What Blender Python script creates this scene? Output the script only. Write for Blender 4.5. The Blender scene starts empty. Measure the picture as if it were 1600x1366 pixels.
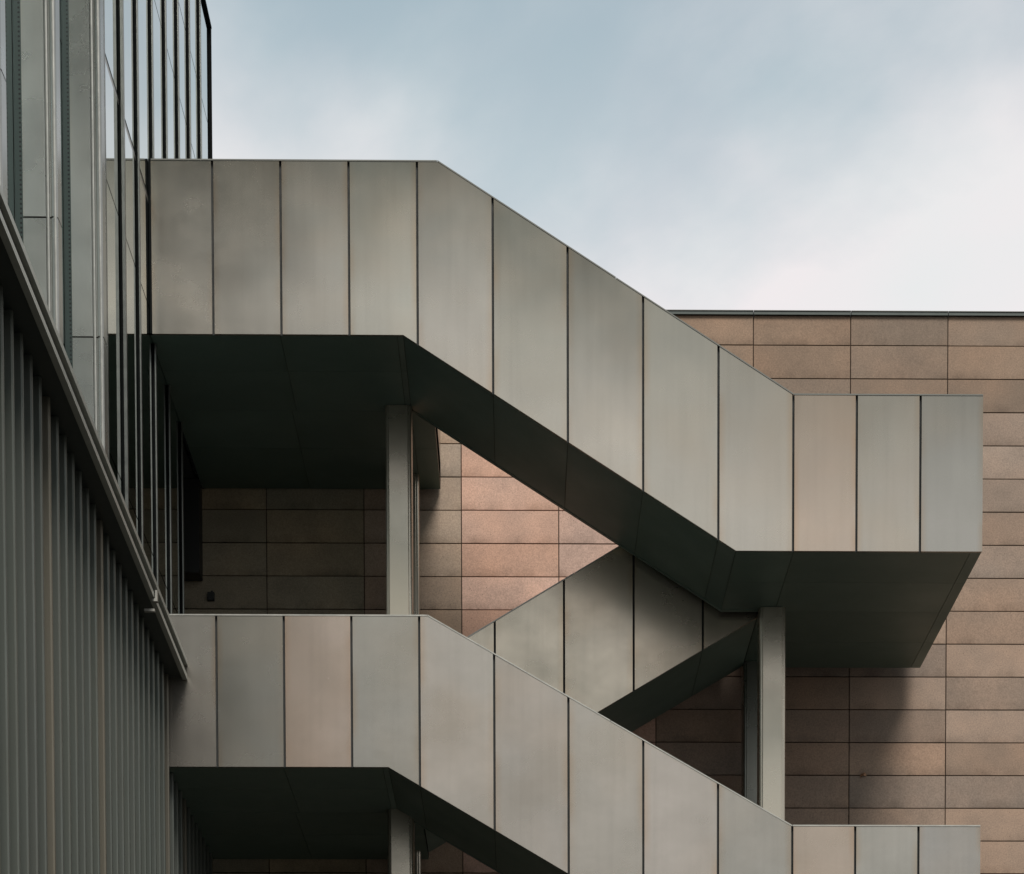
import bpy, math, random
from mathutils import Matrix, Vector

random.seed(7)
scene = bpy.context.scene
C = scene.collection
R_ = math.radians
EYE = 1.6            # all heights below are written from eye level, the ground lies 1.6 m lower

# ------------------------------------------------------------------ camera (shift lens, level with the stair)
cam_data = bpy.data.cameras.new('camera')
cam = bpy.data.objects.new('camera', cam_data)
C.objects.link(cam)
PITCH, YAW, ROLL = 0.0512255, 0.0159229, -0.0021146
r0 = Vector((math.cos(YAW), -math.sin(YAW), 0)); f0 = Vector((math.sin(YAW), math.cos(YAW), 0)); zz = Vector((0, 0, 1))
fw = f0 * math.cos(PITCH) - zz * math.sin(PITCH)
up0 = f0 * math.sin(PITCH) + zz * math.cos(PITCH)
rt = r0 * math.cos(ROLL) + up0 * math.sin(ROLL)
up = -r0 * math.sin(ROLL) + up0 * math.cos(ROLL)
m = Matrix((rt, up, -fw)).transposed().to_4x4()
m.translation = Vector((0, 0, EYE))
cam.matrix_world = m
cam_data.sensor_fit = 'HORIZONTAL'
cam_data.sensor_width = 36
cam_data.lens = 3900 / 1600 * 36
cam_data.shift_x = (800 - 873.986) / 1600
cam_data.shift_y = (2423.498 - 683) / 1600
cam_data.clip_end = 6000
scene.camera = cam

# ------------------------------------------------------------------ world: Nishita sky behind thin broken cloud
SUN_DIR = Vector((-0.19, 0.84, -1.0)).normalized()          # travel of the light
SUN_EL = math.asin(-SUN_DIR.z)
SUN_AZ = math.atan2(-SUN_DIR.x, -SUN_DIR.y)                  # clockwise from +Y
world = bpy.data.worlds.new('World')
scene.world = world
world.use_nodes = True
nt = world.node_tree
nt.nodes.clear()
N = nt.nodes.new
L = nt.links.new
out = N('ShaderNodeOutputWorld'); bg = N('ShaderNodeBackground')
sky = N('ShaderNodeTexSky'); sky.sky_type = 'NISHITA'; sky.sun_disc = False
sky.sun_elevation = SUN_EL; sky.sun_rotation = SUN_AZ
sky.air_density = 1.0; sky.dust_density = 1.0; sky.ozone_density = 0.4
tc = N('ShaderNodeTexCoord'); sep = N('ShaderNodeSeparateXYZ')
L(tc.outputs['Generated'], sep.inputs[0])
def math_(op, a, b=None, t=None, clamp=False):
    n = t.nodes.new('ShaderNodeMath'); n.operation = op; n.use_clamp = clamp
    for i, v in enumerate((a, b)):
        if v is None: continue
        if isinstance(v, (int, float)): n.inputs[i].default_value = v
        else: t.links.new(v, n.inputs[i])
    return n.outputs[0]
zc = math_('MAXIMUM', sep.outputs[2], 0.04, nt)
zc = math_('ADD', zc, 0.03, nt)
cx = math_('DIVIDE', sep.outputs[0], zc, nt); cy = math_('DIVIDE', sep.outputs[1], zc, nt)
comb = N('ShaderNodeCombineXYZ'); L(cx, comb.inputs[0]); L(cy, comb.inputs[1]); comb.inputs[2].default_value = 0.0
mp0 = N('ShaderNodeMapping'); L(comb.outputs[0], mp0.inputs[0])
mp0.inputs['Scale'].default_value = (1.75, 1.0, 1.0)
mp0.inputs['Rotation'].default_value = (0, 0, R_(42))
mp = N('ShaderNodeMapping'); L(mp0.outputs[0], mp.inputs[0])
mp.inputs['Location'].default_value = (12.398, 32.741, 4.807)
mp.inputs['Scale'].default_value = (1.0, 1.2, 1.0)
n1 = N('ShaderNodeTexNoise'); n1.inputs['Scale'].default_value = 1.5; n1.inputs['Detail'].default_value = 8
n1.inputs['Roughness'].default_value = 0.5; n1.inputs['Distortion'].default_value = 0.15
L(mp.outputs[0], n1.inputs['Vector'])
ramp = N('ShaderNodeValToRGB'); ramp.color_ramp.elements[0].position = 0.34; ramp.color_ramp.elements[1].position = 0.72
ramp.color_ramp.interpolation = 'EASE'
L(n1.outputs['Fac'], ramp.inputs[0])
n2 = N('ShaderNodeTexNoise'); n2.inputs['Scale'].default_value = 3.2; n2.inputs['Detail'].default_value = 7
L(mp.outputs[0], n2.inputs['Vector'])
tint = N('ShaderNodeMixRGB'); tint.inputs[1].default_value = (7.7, 8.25, 8.25, 1); tint.inputs[2].default_value = (9.3, 8.3, 8.5, 1)
L(n2.outputs['Fac'], tint.inputs[0])
def wrange(v, a, b, c, d):
    n = N('ShaderNodeMapRange'); n.interpolation_type = 'SMOOTHSTEP'
    for i, q in enumerate((a, b, c, d)): n.inputs[i + 1].default_value = q
    L(v, n.inputs[0]); return n.outputs[0]
haze = wrange(sep.outputs[2], 0.33, 0.52, 0.46, 0.0)          # whiter towards the horizon all round
cover = math_('ADD', math_('MULTIPLY', ramp.outputs[0], 0.50, nt), 0.36, nt)
cover = math_('ADD', cover, haze, nt, True)
glow = wrange(sep.outputs[2], 0.12, 0.46, 1.04, 1.0)
white = N('ShaderNodeVectorMath'); white.operation = 'SCALE'; L(tint.outputs[0], white.inputs[0]); L(glow, white.inputs['Scale'])
wb_ = N('ShaderNodeMixRGB'); wb_.blend_type = 'MULTIPLY'; wb_.inputs[0].default_value = 1.0
L(sky.outputs[0], wb_.inputs[1]); wb_.inputs[2].default_value = (0.78, 1.44, 1.17, 1)      # the photograph's cool-green white balance
mx = N('ShaderNodeMixRGB'); L(cover, mx.inputs[0]); L(wb_.outputs[0], mx.inputs[1]); L(white.outputs[0], mx.inputs[2])
L(mx.outputs[0], bg.inputs[0]); bg.inputs[1].default_value = 0.1
L(bg.outputs[0], out.inputs[0])

sun_d = bpy.data.lights.new('sun', 'SUN'); sun_d.energy = 3.6; sun_d.angle = R_(24); sun_d.color = (1.0, 0.94, 0.88)
sun = bpy.data.objects.new('sun', sun_d); C.objects.link(sun)
sun.rotation_euler = SUN_DIR.to_track_quat('-Z', 'Y').to_euler()
sun.location = (4, -10, 30)

vs = scene.view_settings
vs.view_transform = 'Standard'; vs.look = 'None'; vs.gamma = 1; vs.exposure = 0.0; vs.use_curve_mapping = False

# ------------------------------------------------------------------ materials
def mat(name, metallic, rough, ior=1.5):
    mt = bpy.data.materials.new(name); mt.use_nodes = True
    b = mt.node_tree.nodes['Principled BSDF']
    b.inputs['Metallic'].default_value = metallic; b.inputs['Roughness'].default_value = rough
    b.inputs['IOR'].default_value = ior
    return mt, mt.node_tree, b

def noise(t, vec, scale, detail=4, rough=0.5, stretch=None):
    if stretch:
        k = t.nodes.new('ShaderNodeMapping'); k.inputs['Scale'].default_value = stretch
        t.links.new(vec, k.inputs[0]); vec = k.outputs[0]
    n = t.nodes.new('ShaderNodeTexNoise'); n.inputs['Scale'].default_value = scale
    n.inputs['Detail'].default_value = detail; n.inputs['Roughness'].default_value = rough
    t.links.new(vec, n.inputs['Vector']); return n.outputs['Fac']

def maprange(t, v, a, b, c, d):
    n = t.nodes.new('ShaderNodeMapRange'); n.inputs[1].default_value = a; n.inputs[2].default_value = b
    n.inputs[3].default_value = c; n.inputs[4].default_value = d; t.links.new(v, n.inputs[0]); return n.outputs[0]

def mixc(t, mode, fac, a, b):
    n = t.nodes.new('ShaderNodeMixRGB'); n.blend_type = mode
    for i, v in enumerate((fac, a, b)):
        if isinstance(v, (int, float)): n.inputs[i].default_value = v
        elif isinstance(v, tuple): n.inputs[i].default_value = v
        else: t.links.new(v, n.inputs[i])
    return n.outputs[0]

def world_pos(t):
    return t.nodes.new('ShaderNodeNewGeometry').outputs['Position']

def shifted_pos(t):
    """world position moved by a random amount per object, so that no two pieces share a pattern"""
    oi = t.nodes.new('ShaderNodeObjectInfo')
    v = t.nodes.new('ShaderNodeVectorMath'); v.operation = 'ADD'
    s = t.nodes.new('ShaderNodeVectorMath'); s.operation = 'SCALE'; s.inputs[0].default_value = (37, 11, 23)
    t.links.new(oi.outputs['Random'], s.inputs['Scale'])
    t.links.new(world_pos(t), v.inputs[0]); t.links.new(s.outputs[0], v.inputs[1])
    return v.outputs[0], oi

def metal_clad(name, metallic, rough, weather=1.0, buckle=0.2):
    mt, t, b = mat(name, metallic, rough)
    pos, oi = shifted_pos(t)
    blot = noise(t, pos, 1.1, 5, 0.55, (1.0, 1.0, 1.4))
    c = mixc(t, 'MULTIPLY', 1.0, oi.outputs['Color'], maprange(t, blot, 0.3, 0.72, 1 - 0.20 * weather, 1 + 0.12 * weather))
    # faint rain runs
    streak = noise(t, pos, 7.0, 3, 0.6, (2.0, 2.0, 0.07))
    c = mixc(t, 'MULTIPLY', 1.0, c, maprange(t, streak, 0.30, 0.55, 1 - 0.04 * weather, 1.01))
    warm = noise(t, pos, 0.9, 2, 0.5)
    c = mixc(t, 'MIX', maprange(t, warm, 0.45, 0.7, 0.0, 0.35 * weather), c,
             mixc(t, 'MULTIPLY', 1.0, c, (1.10, 0.98, 0.87, 1)))
    # dark-to-light gradient of the metal's reflection painted into the colour; amount in object alpha
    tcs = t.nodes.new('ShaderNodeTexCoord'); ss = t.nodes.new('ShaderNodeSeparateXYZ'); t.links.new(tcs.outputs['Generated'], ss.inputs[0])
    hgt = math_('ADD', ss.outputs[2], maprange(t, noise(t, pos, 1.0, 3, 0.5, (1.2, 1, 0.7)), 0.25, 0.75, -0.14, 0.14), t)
    top_shade = math_('MULTIPLY', maprange(t, hgt, 0.15, 1.05, 0, 1), oi.outputs['Alpha'], t, True)
    c = mixc(t, 'MIX', top_shade, c, mixc(t, 'MULTIPLY', 1.0, c, (0.30, 0.305, 0.29, 1)))
    # rusty water marks along the vertical edges of a sheet
    tcn = t.nodes.new('ShaderNodeTexCoord'); sp = t.nodes.new('ShaderNodeSeparateXYZ'); t.links.new(tcn.outputs['Generated'], sp.inputs[0])
    e = math_('ABSOLUTE', math_('SUBTRACT', sp.outputs[0], 0.5, t), None, t)
    edge = maprange(t, e, 0.40, 0.5, 0, 1)
    edge = math_('MULTIPLY', edge, maprange(t, noise(t, pos, 1.6, 3), 0.38, 0.62, 0, 0.55 * weather), t, True)
    c = mixc(t, 'MIX', edge, c, mixc(t, 'MULTIPLY', 1.0, c, (0.92, 0.74, 0.58, 1)))
    t.links.new(c, b.inputs['Base Color'])
    t.links.new(maprange(t, blot, 0.3, 0.7, rough + 0.06, rough - 0.05), b.inputs['Roughness'])
    bp = t.nodes.new('ShaderNodeBump'); bp.inputs['Strength'].default_value = buckle; bp.inputs['Distance'].default_value = 0.03
    t.links.new(noise(t, pos, 0.8, 1, 0.4, (1.3, 1, 0.8)), bp.inputs['Height']); t.links.new(bp.outputs[0], b.inputs['Normal'])
    return mt

M_PANEL = metal_clad('brushed_metal_cladding', 0.85, 0.25, 1.0, 0.45)
M_SMOOTH = metal_clad('coated_metal', 0.75, 0.28, 0.35)
M_BLADE = metal_clad('blade_metal', 0.35, 0.5, 0.5)
M_SOFFIT = metal_clad('soffit_metal', 0.3, 0.5, 0.4)

def plain(name, col, metallic, rough, ior=1.5, var=0.08, scale=9):
    mt, t, b = mat(name, metallic, rough, ior)
    pos, oi = shifted_pos(t)
    n = noise(t, pos, scale, 4, 0.6)
    c = mixc(t, 'MULTIPLY', 1.0, (*col, 1), maprange(t, n, 0.3, 0.7, 1 - var, 1 + var))
    t.links.new(c, b.inputs['Base Color'])
    t.links.new(maprange(t, n, 0.3, 0.7, rough * 0.9, rough * 1.1), b.inputs['Roughness'])
    return mt

M_CORE = plain('dark_core', (0.012, 0.014, 0.013), 0.0, 0.7)
M_GASKET = plain('black_gasket', (0.004, 0.005, 0.005), 0.0, 0.85)
M_GASKET.node_tree.nodes['Principled BSDF'].inputs['Specular IOR Level'].default_value = 0.1
M_TRIM = plain('aluminium_trim', (0.32, 0.31, 0.28), 0.75, 0.4)
M_COPE = plain('weathered_coping', (0.10, 0.10, 0.09), 0.5, 0.5)
M_BEAD = plain('bead_metal', (0.31, 0.305, 0.28), 0.6, 0.35)
M_CAP = plain('mullion_metal', (0.13, 0.132, 0.122), 0.7, 0.35)
M_DTRIM = plain('green_grey_trim', (0.045, 0.054, 0.049), 0.4, 0.42)
M_RAIL = plain('rail_metal', (0.37, 0.375, 0.335), 0.5, 0.4)
M_BOX = plain('black_box', (0.008, 0.009, 0.008), 0.0, 0.55)
M_LEAF = plain('dry_leaf', (0.24, 0.12, 0.06), 0.0, 0.7, var=0.4, scale=60)

def stone_mat():
    mt, t, b = mat('stone_slab', 0.0, 0.78)
    pos, oi = shifted_pos(t)
    c = oi.outputs['Color']
    c = mixc(t, 'MULTIPLY', 1.0, c, maprange(t, noise(t, pos, 2.2, 5, 0.6), 0.3, 0.7, 0.84, 1.13))
    c = mixc(t, 'MULTIPLY', 1.0, c, maprange(t, noise(t, pos, 60, 4, 0.75), 0.28, 0.72, 0.70, 1.27))
    # dark pores
    v = t.nodes.new('ShaderNodeTexVoronoi'); v.inputs['Scale'].default_value = 26; t.links.new(pos, v.inputs['Vector'])
    pore = maprange(t, v.outputs['Distance'], 0.06, 0.16, 1, 0)
    pore = math_('MULTIPLY', pore, maprange(t, noise(t, pos, 5, 3), 0.42, 0.60, 0, 0.85), t, True)
    c = mixc(t, 'MIX', pore, c, (0.10, 0.055, 0.04, 1))
    # soot washed down to the lower edge of each slab
    tcn = t.nodes.new('ShaderNodeTexCoord'); sp = t.nodes.new('ShaderNodeSeparateXYZ'); t.links.new(tcn.outputs['Generated'], sp.inputs[0])
    low = maprange(t, sp.outputs[2], 0.0, 0.30, 1, 0)
    low = math_('MULTIPLY', low, maprange(t, noise(t, pos, 3.2, 4, 0.6, (1, 1, 0.5)), 0.40, 0.68, 0, 0.75), t, True)
    c = mixc(t, 'MIX', low, c, mixc(t, 'MULTIPLY', 1.0, c, (0.45, 0.42, 0.38, 1)))
    warm = maprange(t, noise(t, pos, 1.1, 3), 0.4, 0.7, 0, 0.5)
    c = mixc(t, 'MIX', warm, c, mixc(t, 'MULTIPLY', 1.0, c, (1.08, 0.93, 0.82, 1)))
    t.links.new(c, b.inputs['Base Color'])
    bp = t.nodes.new('ShaderNodeBump'); bp.inputs['Strength'].default_value = 0.25; bp.inputs['Distance'].default_value = 0.004
    t.links.new(noise(t, pos, 60, 4, 0.7), bp.inputs['Height']); t.links.new(bp.outputs[0], b.inputs['Normal'])
    return mt
M_STONE = stone_mat()

def glass_mat():
    mt, t, b = mat('coated_glass', 1.0, 0.02, 1.5)
    b.inputs['Base Color'].default_value = (0.50, 0.56, 0.555, 1)
    pos, oi = shifted_pos(t)
    bp = t.nodes.new('ShaderNodeBump'); bp.inputs['Strength'].default_value = 0.02; bp.inputs['Distance'].default_value = 0.02
    t.links.new(noise(t, pos, 0.7, 1), bp.inputs['Height']); t.links.new(bp.outputs[0], b.inputs['Normal'])
    t.links.new(maprange(t, noise(t, pos, 3, 3), 0.3, 0.7, 0.012, 0.03), b.inputs['Roughness'])
    return mt
M_GLASS = glass_mat()

def perforated_mat():
    mt, t, b = mat('perforated_sheet', 0.45, 0.45)
    sp = t.nodes.new('ShaderNodeSeparateXYZ'); t.links.new(world_pos(t), sp.inputs[0])
    tcn = t.nodes.new('ShaderNodeTexCoord'); sg = t.nodes.new('ShaderNodeSeparateXYZ'); t.links.new(tcn.outputs['Generated'], sg.inputs[0])
    u = math_('MULTIPLY', math_('SUBTRACT', sg.outputs[0], 0.74, t), 0.062, t)
    fz = math_('SUBTRACT', math_('FRACT', math_('DIVIDE', sp.outputs[2], 0.0345, t), None, t), 0.5, t)
    w = math_('MULTIPLY', fz, 0.0345, t)
    d = math_('SQRT', math_('ADD', math_('MULTIPLY', u, u, t), math_('MULTIPLY', w, w, t), t), None, t)
    hole = math_('LESS_THAN', d, 0.0085, t)
    c = mixc(t, 'MIX', hole, (0.030, 0.046, 0.042, 1), (0.002, 0.003, 0.003, 1))
    t.links.new(c, b.inputs['Base Color'])
    return mt
M_PERF = perforated_mat()

def ground_mat():
    mt, t, b = mat('paving', 0.0, 0.85)
    pos = world_pos(t)
    c = mixc(t, 'MIX', maprange(t, noise(t, pos, 0.35, 5, 0.6), 0.3, 0.7, 0, 1), (0.040, 0.043, 0.040, 1), (0.060, 0.060, 0.054, 1))
    c = mixc(t, 'MULTIPLY', 1.0, c, maprange(t, noise(t, pos, 40, 3), 0.3, 0.7, 0.85, 1.15))
    t.links.new(c, b.inputs['Base Color'])
    return mt
M_GROUND = ground_mat()

# ------------------------------------------------------------------ mesh helpers
class MB:
    def __init__(self): self.v = []; self.f = []
    def box(self, x0, x1, y0, y1, z0, z1):
        return self.prism([(x0, z0), (x1, z0), (x1, z1), (x0, z1)], y0, y1)
    def prism(self, poly, y0, y1):
        """polygon in X-Z (counter-clockwise seen from the front, -Y) pulled from y0 back to y1"""
        n = len(poly); b = len(self.v)
        self.v += [(x, y0, z) for x, z in poly] + [(x, y1, z) for x, z in poly]
        self.f.append(tuple(range(b, b + n)))
        self.f.append(tuple(range(b + 2 * n - 1, b + n - 1, -1)))
        for i in range(n):
            j = (i + 1) % n
            self.f.append((b + j, b + i, b + n + i, b + n + j))
        return self
    def column(self, poly, z0, z1):
        """polygon in X-Y (counter-clockwise from above) pulled from z0 up to z1"""
        n = len(poly); b = len(self.v)
        self.v += [(x, y, z0) for x, y in poly] + [(x, y, z1) for x, y in poly]
        self.f.append(tuple(range(b + n - 1, b - 1, -1)))
        self.f.append(tuple(range(b + n, b + 2 * n)))
        for i in range(n):
            j = (i + 1) % n
            self.f.append((b + i, b + j, b + n + j, b + n + i))
        return self
    def build(self, name, material, parent=None, color=None, smooth=False):
        me = bpy.data.meshes.new(name)
        me.from_pydata([(x, y, z + EYE) for x, y, z in self.v], [], self.f)
        me.materials.append(material)
        me.update()
        if smooth:
            me.shade_smooth()
            me.set_sharp_from_angle(angle=R_(40))
        o = bpy.data.objects.new(name, me); C.objects.link(o)
        if parent: o.parent = parent
        if color: o.color = (*color[:3], color[3] if len(color) > 3 else 0.0)
        return o

def thing(name, label, cat, group=None):
    o = bpy.data.objects.new(name, None); C.objects.link(o); o.empty_display_size = 0.3
    o['label'] = label; o['category'] = cat; o['kind'] = 'thing'
    if group: o['group'] = group
    return o
def tag(o, label=None, cat=None, group=None, kind=None):
    for k, v in (('label', label), ('category', cat), ('group', group), ('kind', kind)):
        if v: o[k] = v
    return o

def interp(poly, x):
    for (xa, za), (xb, zb) in zip(poly, poly[1:]):
        if xa <= x <= xb: return za + (zb - za) * (x - xa) / (xb - xa)
    return poly[0][1] if x < poly[0][0] else poly[-1][1]
def cut(poly, xa, xb):
    return [(xa, interp(poly, xa))] + [p for p in poly if xa + 1e-4 < p[0] < xb - 1e-4] + [(xb, interp(poly, xb))]
def between(bot, top, xa, xb, db=0.0, dt=0.0):
    return [(x, z + db) for x, z in cut(bot, xa, xb)] + [(x, z + dt) for x, z in reversed(cut(top, xa, xb))]

def vary(c, s=0.05):
    k = 1 + random.uniform(-s, s)
    return tuple(v * k * (1 + random.uniform(-s * 0.12, s * 0.12)) for v in c)

GAP = 0.024
CAP = 0.014
def parapet(parent, name, bot, top, seams, y, colors, thick=0.03, core=0.07, cap_mat=None):
    """clad guard wall: dark core, one sheet per bay and a slim coping"""
    xa, xb = seams[0], seams[-1]; cap_mat = cap_mat or M_TRIM
    c = MB().prism(between(bot, top, xa + 0.004, xb - 0.004, 0.004, -CAP - 0.003), y + thick + 0.004, y + thick + core).build(name, M_CORE, parent)
    for i, (a, b) in enumerate(zip(seams, seams[1:])):
        ga = GAP / 2 if i else 0.0; gb = GAP / 2 if i < len(seams) - 2 else 0.0
        dy = random.uniform(-0.0015, 0.0015)
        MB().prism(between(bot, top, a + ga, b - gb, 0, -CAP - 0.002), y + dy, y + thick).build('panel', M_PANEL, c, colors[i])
    kinks = [p[0] for p in top[1:-1] if xa < p[0] < xb]
    ends = [xa] + kinks + [xb]
    for a, b in zip(ends, ends[1:]):
        n = max(1, round((b - a) / 2.3))
        for q in range(n):
            p0 = a + (b - a) * q / n; p1 = a + (b - a) * (q + 1) / n; dz = random.uniform(-0.0025, 0.0015)
            MB().prism(between(top, top, p0 + 0.0025, p1 - 0.0025, -CAP + dz, dz), y - 0.006, y + thick + core + 0.01).build('coping', cap_mat, c)
    return c

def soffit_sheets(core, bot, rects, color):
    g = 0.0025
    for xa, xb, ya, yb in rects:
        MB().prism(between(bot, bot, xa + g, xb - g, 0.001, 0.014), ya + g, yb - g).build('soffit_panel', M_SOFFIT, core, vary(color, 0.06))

# ------------------------------------------------------------------ ground
g = MB(); g.v = [(-3000, -3000, -EYE), (3000, -3000, -EYE), (3000, 3000, -EYE), (-3000, 3000, -EYE)]; g.f = [(0, 1, 2, 3)]
tag(g.build('ground', M_GROUND), kind='structure')

# ------------------------------------------------------------------ stone wall behind the stair
WY = 30.25
SX0, SDX, SZ0, SDZ = -2.968, 1.1561, 12.761, 0.38672
WALL_TOP = 13.105
wall = MB().box(-5.28, 12.06, WY + 0.03, WY + 0.5, -EYE, WALL_TOP - 0.01).build('stone_wall', plain('mortar_backing', (0.085, 0.056, 0.040), 0, 0.9))
tag(wall, 'brown stone slab wall rising behind the metal staircase', 'wall', kind='thing')
J = 0.0062
xs = [SX0 + k * SDX for k in range(-2, 14)]
zs = [WALL_TOP] + [SZ0 - k * SDZ for k in range(0, 40)]
zs = [z for z in zs if z > -EYE + 0.1] + [-EYE]
field = MB()
STONE = (0.252, 0.184, 0.139)
for i, (xa, xb) in enumerate(zip(xs, xs[1:])):
    for j, (zt, zb) in enumerate(zip(zs, zs[1:])):
        p = random.uniform(-0.003, 0.003)
        seen = zb > 5.7 and xa < 7.5
        if seen:
            k = random.uniform(0.87, 1.12); w = random.uniform(-0.05, 0.05)
            col = (STONE[0] * k * (1 + w), STONE[1] * k, STONE[2] * k * (1 - w))
            if -1.9 < xa < -0.7: col = (col[0] * 1.45, col[1] * 1.50, col[2] * 1.48)  # in-between step towards the painted bright patch
            elif -1.9 < xa < 1.5 and zb < 11.9: col = (col[0] * 2.15, col[1] * 1.92, col[2] * 1.97)       # bright lit patch of wall painted into the slab colour
            if xa < -1.9: col = (col[0] * 1.15, col[1] * 1.32, col[2] * 1.22)       # olive cast of the shade under the landing, put into the colour
            if j < 3: col = (col[0] * 0.86, col[1] * 0.82, col[2] * 0.76)       # rain-browned top courses
            MB().box(xa + J, xb - J, WY + p, WY + 0.034, zb + J, zt - J).build('slab', M_STONE, wall, col)
        else:
            field.box(xa + J, xb - J, WY + p, WY + 0.034, zb + J, zt - J)
f = field.build('slab_courses', M_STONE, wall, STONE); f['kind'] = 'stuff'
for xa, xb in zip(xs, xs[1:]):
    MB().box(xa + 0.004, xb - 0.004, WY - 0.035, WY + 0.53, WALL_TOP - 0.004, WALL_TOP + 0.034).build('coping', M_DTRIM, wall)
    MB().box(xa + 0.002, xb - 0.002, WY - 0.045, WY + 0.54, WALL_TOP + 0.0345, WALL_TOP + 0.042).build('coping_flashing', M_COPE, wall)

# ------------------------------------------------------------------ stair runs
Y0 = 26.0
YF = 27.92            # inner face of the front flights
XS = [-3.072, -2.383, -1.693, -1.0, -0.235, 0.525, 1.293, 2.062, 2.828, 3.477, 4.13, 4.771]
GREY = (0.372, 0.342, 0.299)
WARM = (0.388, 0.322, 0.265)
BLUE = (0.300, 0.290, 0.262)
GREEN = (0.322, 0.308, 0.270)
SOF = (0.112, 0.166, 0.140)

def stair_run(label, bot, top, xleft, colors, back_left, yl_back):
    t = thing('stair_run', label, 'staircase', 'clad stair runs facing the camera')
    t.location = (0, 0, 0)
    parapet(t, 'front_parapet', bot, top, [xleft] + XS, Y0, colors, cap_mat=M_COPE if top[0][1] > 10 else M_TRIM)
    kl, kr = bot[1][0], bot[2][0]
    zl, zr = bot[1][1], bot[2][1]
    flat_l = [(xleft, zl), (kl, zl)]
    # left landing slab
    dl = -3.719 if zl > 9 else -3.758
    deck = MB().box(dl, kl, Y0 + 0.11, YF, zl + 0.016, zl + 0.30)
    deck.box(dl, back_left, YF + 0.0005, yl_back, zl + 0.016, zl + 0.30)
    d = deck.build('landing', M_CORE, t)
    xsn = [dl, -2.40, kl - 0.062, kl]
    ysn = [Y0 + 0.036, 26.9, YF]
    ysb = [YF, 28.97, yl_back]
    r = [(a, b, c, e) for a, b in zip(xsn, xsn[1:]) for c, e in zip(ysn, ysn[1:])]
    xsb = [dl, -2.45, kl, back_left]
    r += [(a, b, c, e) for a, b in zip(xsb, xsb[1:]) if b - a > 0.03 for c, e in zip(ysb, ysb[1:])]
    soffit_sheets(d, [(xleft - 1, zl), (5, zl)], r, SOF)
    # sloping flight
    fl = MB().prism(between(bot, bot, kl, kr, 0.016, 0.30), Y0 + 0.11, YF - 0.065).build('flight', M_CORE, t)
    cuts = [kl] + [x for x in XS if kl + 0.15 < x < kr - 0.15] + [kr]
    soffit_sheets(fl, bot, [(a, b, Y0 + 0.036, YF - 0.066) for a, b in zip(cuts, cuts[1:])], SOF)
    # right landing slab
    xr = XS[-1]
    deck = MB().box(kr, xr - 0.004, Y0 + 0.11, YF, zr + 0.016, zr + 0.30)
    deck.box(2.665, xr - 0.004, YF + 0.0005, 29.897, zr + 0.016, zr + 0.30)
    d = deck.build('landing', M_CORE, t)
    xf = [kr, 2.836, 4.655, xr - 0.002]; yf = [Y0 + 0.036, 26.97, YF]
    xb = [2.665, 4.655, xr - 0.002]; yb = [YF, 29.0, 29.955]
    r = [(a, b, c, e) for a, b in zip(xf, xf[1:]) for c, e in zip(yf, yf[1:])]
    r += [(a, b, c, e) for a, b in zip(xb, xb[1:]) for c, e in zip(yb, yb[1:])]
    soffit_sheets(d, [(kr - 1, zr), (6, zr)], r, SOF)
    # inner guard along the flight, end guard and back guard of the right landing
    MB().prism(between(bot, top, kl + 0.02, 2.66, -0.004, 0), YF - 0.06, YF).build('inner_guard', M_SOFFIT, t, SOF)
    MB().box(xr - 0.05, xr, Y0 + 0.112, 29.955, zr + 0.015, top[2][1] - 0.004).build('end_guard', M_PANEL, t, BLUE)
    MB().box(2.658, xr - 0.052, 29.90, 29.953, zr + 0.016, top[2][1] - 0.004).build('back_guard', M_PANEL, t, GREY)
    return t

botU = [(-3.70, 11.052), (-1.148, 11.052), (2.244, 8.911), (4.771, 8.911)]
topU = [(-3.70, 12.783), (-0.795, 12.783), (2.830, 10.487), (4.771, 10.487)]
colU = [GREY, GREY, GREY, GREY, GREY, GREY, GREY, GREY, GREY, WARM, GREY, BLUE]
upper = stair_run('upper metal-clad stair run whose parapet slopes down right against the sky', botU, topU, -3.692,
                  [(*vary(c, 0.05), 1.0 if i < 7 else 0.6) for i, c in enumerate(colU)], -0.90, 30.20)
MB().box(-3.716, -3.6925, Y0 - 0.004, Y0 + 0.10, 11.054, 12.78).build('edge_seal', M_GASKET, upper)
# guard at the open end of the top landing
MB().box(-0.95, -0.90, YF + 0.02, 30.20, 11.055, 12.78).build('end_guard', M_PANEL, upper, GREY)

botL = [(-3.62, 6.722), (-1.322, 6.722), (2.37, 4.567), (4.771, 4.567)]
topL = [(-3.62, 8.258), (-0.914, 8.258), (2.828, 6.143), (4.771, 6.143)]
colL = [GREY, GREEN, WARM, GREEN, GREY, GREY, GREY, GREY, GREEN, WARM, GREEN, BLUE]
lower = stair_run('lower metal-clad stair run cut off by the bottom of the picture', botL, topL, -3.62,
                  [vary(c, 0.05) for c in colL], -1.06, 30.20)

botB = [(-1.24, 6.722), (-1.05, 6.722), (2.655, 8.893), (2.665, 8.893)]
topB = [(-1.26, 8.262), (-1.245, 8.262), (2.52, 10.486), (2.665, 10.486)]
back = thing('stair_run', 'rear stair flight rising to the right, seen between the two front runs', 'staircase')
YB0, YB1 = 28.06, 29.85
parapet(back, 'front_parapet', botB, topB, [-1.24, -0.245, 0.520, 1.290, 2.055, 2.655], YB0, [vary((0.48, 0.43, 0.345), 0.04) for _ in range(5)])
fl = MB().prism(between(botB, botB, -1.05, 2.655, 0.016, 0.30), YB0 + 0.11, YB1 - 0.06).build('flight', M_CORE, back)
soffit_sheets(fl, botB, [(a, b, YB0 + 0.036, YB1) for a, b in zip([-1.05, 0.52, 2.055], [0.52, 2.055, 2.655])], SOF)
MB().prism(between(botB, topB, -1.04, 2.655, 0.004, -0.02), YB1 - 0.055, YB1 - 0.002).build('back_guard', M_PANEL, back, GREY)

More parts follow.
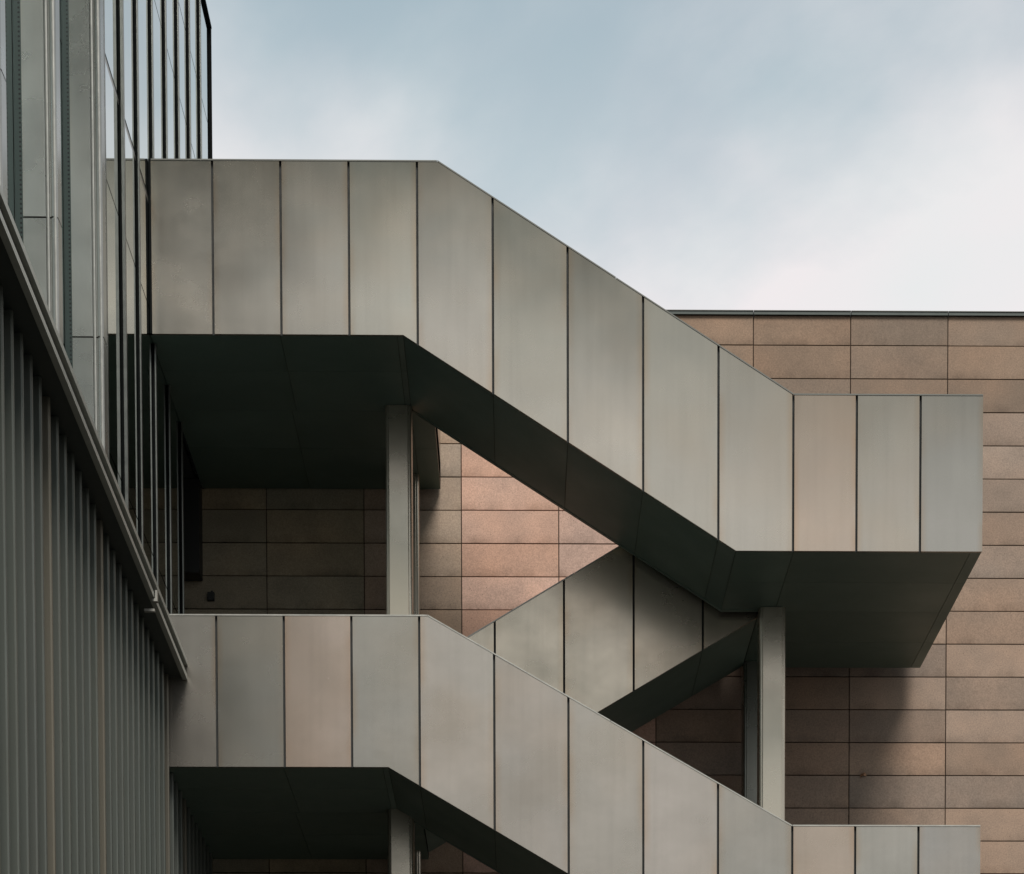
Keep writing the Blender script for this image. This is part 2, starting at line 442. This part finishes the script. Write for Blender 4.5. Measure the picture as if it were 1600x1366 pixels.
# ------------------------------------------------------------------ columns
def rounded(x0, x1, y0, y1, r, n=5):
    pts = []
    for cx_, cy_, a0 in ((x1 - r, y1 - r, 0), (x0 + r, y1 - r, 90), (x0 + r, y0 + r, 180), (x1 - r, y0 + r, 270)):
        for k in range(n + 1):
            a = R_(a0 + 90 * k / n); pts.append((cx_ + r * math.cos(a), cy_ + r * math.sin(a)))
    return pts
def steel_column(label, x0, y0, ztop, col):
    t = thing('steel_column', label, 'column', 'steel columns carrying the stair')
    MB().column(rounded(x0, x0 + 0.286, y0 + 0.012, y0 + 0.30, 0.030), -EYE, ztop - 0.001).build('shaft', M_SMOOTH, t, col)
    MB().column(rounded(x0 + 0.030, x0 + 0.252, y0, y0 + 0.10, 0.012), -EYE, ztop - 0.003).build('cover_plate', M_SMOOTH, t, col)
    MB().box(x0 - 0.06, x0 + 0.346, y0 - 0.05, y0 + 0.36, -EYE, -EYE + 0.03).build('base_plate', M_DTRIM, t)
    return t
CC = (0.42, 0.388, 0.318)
steel_column('grey steel column standing at the corner of the upper left landing, nearer of its pair', -1.425, 27.74, 11.052, CC)
steel_column('pale sliver of a rear steel column just right of the left front column', -1.425, 29.71, 11.052, CC)
steel_column('light steel column under the right landing, nearer of its pair', 2.655, 27.75, 8.911, CC)
steel_column('dark rear steel column partly hidden left of the right front column', 2.655, 29.70, 8.911, (0.20, 0.205, 0.18))  # darker colour carries the shade this column stands in

# ------------------------------------------------------------------ glass building on the left
GX = -3.72
fac = thing('glass_building', 'glass and metal office block with vertical fins along the left edge', 'building')
body = MB()
body.box(-16, GX - 0.05, 8, 28.26, -EYE, 11.06)
body.box(-16, GX - 0.05, 8, 31.28, 11.061, 16.90)
body.build('body', M_CORE, fac)
mull_y = [23.14, 24.16, 25.20, 26.23, 27.25, 28.24, 29.22, 30.22, 31.29]
pier_y = [12.93, 14.98, 17.03, 19.065, 21.112]
bays = sorted(pier_y + mull_y)
lev = [7.62, 8.87, 11.30, 12.385, 14.67, 15.70, 16.93]
def pane(y0, y1, z0, z1):
    MB().box(GX - 0.03, GX, y0, y1, z0, z1).build('pane', M_GLASS, fac)
for a, b in zip(bays, bays[1:]):
    for z0, z1 in zip(lev, lev[1:]):
        if a > 28.2:
            if z1 < 11.31: continue
            if z0 < 11.31: z0 = 11.07
        if abs(z0 - 12.385) < 0.01: z0 += 0.03
        if abs(z1 - 12.385) < 0.01: z1 -= 0.03
        pane(a + 0.008, b - 0.008, z0 + 0.009, z1 - 0.009)
    z = 12.385
    MB().box(GX - 0.02, GX - 0.004, a + 0.008, b - 0.008, z - 0.024, z + 0.024).build('transom', M_TRIM, fac)
for i, y in enumerate(mull_y):
    w = 0.030 if i == 1 else (0.008 if i == 8 else 0.014)
    zb = 7.70 if y < 28.4 else 11.06
    g_ = MB().box(GX - 0.045, GX + 0.018, y + 0.002, y + 0.014, zb, 16.93).build('mullion', M_GASKET, fac)
    MB().box(GX + 0.0185, GX + 0.018 + w, y - 0.018, y + 0.030, zb, 16.925).build('mullion_cap', M_CAP if i < 8 else M_GASKET, g_)
MB().box(-16, GX + 0.03, 8, 31.32, 16.932, 16.96).build('roof_edge', M_GASKET, fac)

def pier_profile(y):
    # near face at y, outer corner rolled over two beads
    p = [(GX + 0.065, y + 0.16), (GX + 0.065, y)]
    p += [(-3.492, y), (-3.486, y + 0.004)]
    for cx_, r in ((-3.470, 0.018), (-3.425, 0.026)):
        for k in range(9):
            a = R_(180 + 20 + k * (130 if r < 0.02 else 155) / 8)
            p.append((cx_ + r * math.cos(a), y + 0.018 + r * math.sin(a)))
    p += [(-3.397, y + 0.16)]
    return p
for y in pier_y:
    zb0 = 7.80
    cuts = [zb0, 8.945, 12.30, 16.92]
    pr_ = MB().column(pier_profile(y), cuts[0], cuts[1] - 0.006).build('pier', M_SMOOTH, fac, (0.35, 0.36, 0.338, 0.2))
    for a, b in zip(cuts[1:], cuts[2:]):
        MB().column(pier_profile(y), a + 0.006, b - 0.004).build('pier_sheet', M_SMOOTH, pr_, (0.35, 0.36, 0.338, 1.0))  # alpha turns on the painted reflection gradient
    MB().column([(GX + 0.07, y + 0.15), (GX + 0.07, y + 0.02), (-3.52, y + 0.02), (-3.42, y + 0.06), (-3.42, y + 0.15)], zb0, 16.9).build('pier_core', M_GASKET, pr_)
    for cxb, rb in ((-3.470, 0.013), (-3.418, 0.015)):
        MB().column([(cxb + rb * math.cos(R_(q)), y + 0.004 + rb * math.sin(R_(q))) for q in range(180, 361, 20)], zb0, 16.915).build('bead', M_BEAD, pr_)
    MB().box(GX + 0.003, GX + 0.065, y + 0.006, y + 0.05, zb0, 16.92).build('perforated_strip', M_PERF, pr_)

# dark downstand closing the end of the glazing under the top landing
MB().box(-3.945, -3.722, 29.90, 30.20, 9.975, 11.05).build('downstand', M_BOX, fac)

# ------------------------------------------------------------------ projecting ledge and louvred wall under it (turned half a degree)
SK = -0.0125
def lx(x, y): return x + SK * (y - 25.9)
def slanted(x0, x1, y0, y1, z0, z1):
    b = MB(); return b.column([(lx(x0, y0), y0), (lx(x1, y0), y0), (lx(x1, y1), y1), (lx(x0, y1), y1)], z0, z1)
LY0, LY1 = 10.0, 25.985
ledge = slanted(-3.95, -3.415, LY0, LY1, 7.622, 7.80).build('ledge', M_DTRIM, fac)
slanted(-3.4148, -3.368, LY0, LY1 - 0.002, 7.59, 7.640).build('rail', M_RAIL, ledge)
slanted(-3.4148, -3.400, LY0, LY1 - 0.004, 7.6405, 7.735).build('channel', M_GASKET, ledge)
slanted(-3.4148, -3.364, LY0, LY1, 7.7355, 7.785).build('rail', M_RAIL, ledge)
bx = -3.36 + SK * (23.5 - 25.9)
br = MB(); br.prism([(bx - 0.03, 7.56), (bx + 0.022, 7.56), (bx + 0.022, 7.66), (bx + 0.002, 7.66), (bx + 0.002, 7.585), (bx - 0.03, 7.585)], 23.44, 23.50)
br.build('bracket', M_TRIM, ledge)
MB().box(bx - 0.10, bx - 0.005, 23.44, 23.49, 7.47, 7.492).build('bracket', M_TRIM, ledge)

lou = thing('louvred_wall', 'row of dark vertical metal louvre blades below the projecting ledge', 'louvred wall')
slanted(-3.95, -3.76, 8, 30.20, -EYE, 7.62).build('backing', M_CORE, lou)
y = 12.12; k = 0
base = (0.088, 0.098, 0.086)
while y < 30.1:
    ztop = 7.618 if y < 26.0 else 6.720
    x1 = lx(-3.553, y)
    b = MB().column([(x1 - 0.205, y + 0.05), (x1 - 0.205, y + 0.006), (x1 - 0.012, y), (x1, y + 0.006), (x1, y + 0.044), (x1 - 0.012, y + 0.05)], -EYE, ztop)
    c = vary(base, 0.08)
    if random.random() < 0.16: c = (c[0] * 1.35, c[1] * 1.12, c[2] * 0.98)
    b.build('blade', M_BLADE, lou, c)
    y += 0.362; k += 1

# ------------------------------------------------------------------ small things on the wall
wb = MB(); wb.box(-3.668, -3.588, WY - 0.06, WY - 0.004, 9.755, 9.845); wb.box(-3.628, -3.606, WY - 0.05, WY - 0.004, 9.8455, 9.865)
tag(wb.build('wall_box', M_BOX), 'small black box fixed low on the stone wall beside the glazing', 'box')
lf = MB()
lf.v = [(4.095, WY - 0.012, 7.70), (4.135, WY - 0.035, 7.725), (4.150, WY - 0.028, 7.765), (4.110, WY - 0.008, 7.745), (4.178, WY - 0.010, 7.72), (4.172, WY - 0.006, 7.755),
        (4.095, WY - 0.006, 7.70), (4.135, WY - 0.029, 7.725), (4.150, WY - 0.022, 7.765), (4.110, WY - 0.004, 7.745), (4.178, WY - 0.005, 7.72), (4.172, WY - 0.003, 7.755)]
lf.f = [(0, 1, 2, 3), (1, 4, 5, 2), (9, 8, 7, 6), (8, 11, 10, 7), (0, 6, 7, 1), (1, 7, 10, 4), (4, 10, 11, 5), (5, 11, 8, 2), (2, 8, 9, 3), (3, 9, 6, 0)]
tag(lf.build('leaf_scrap', M_LEAF), 'tiny brown curled scrap stuck on the stone wall below the right landing', 'leaf')
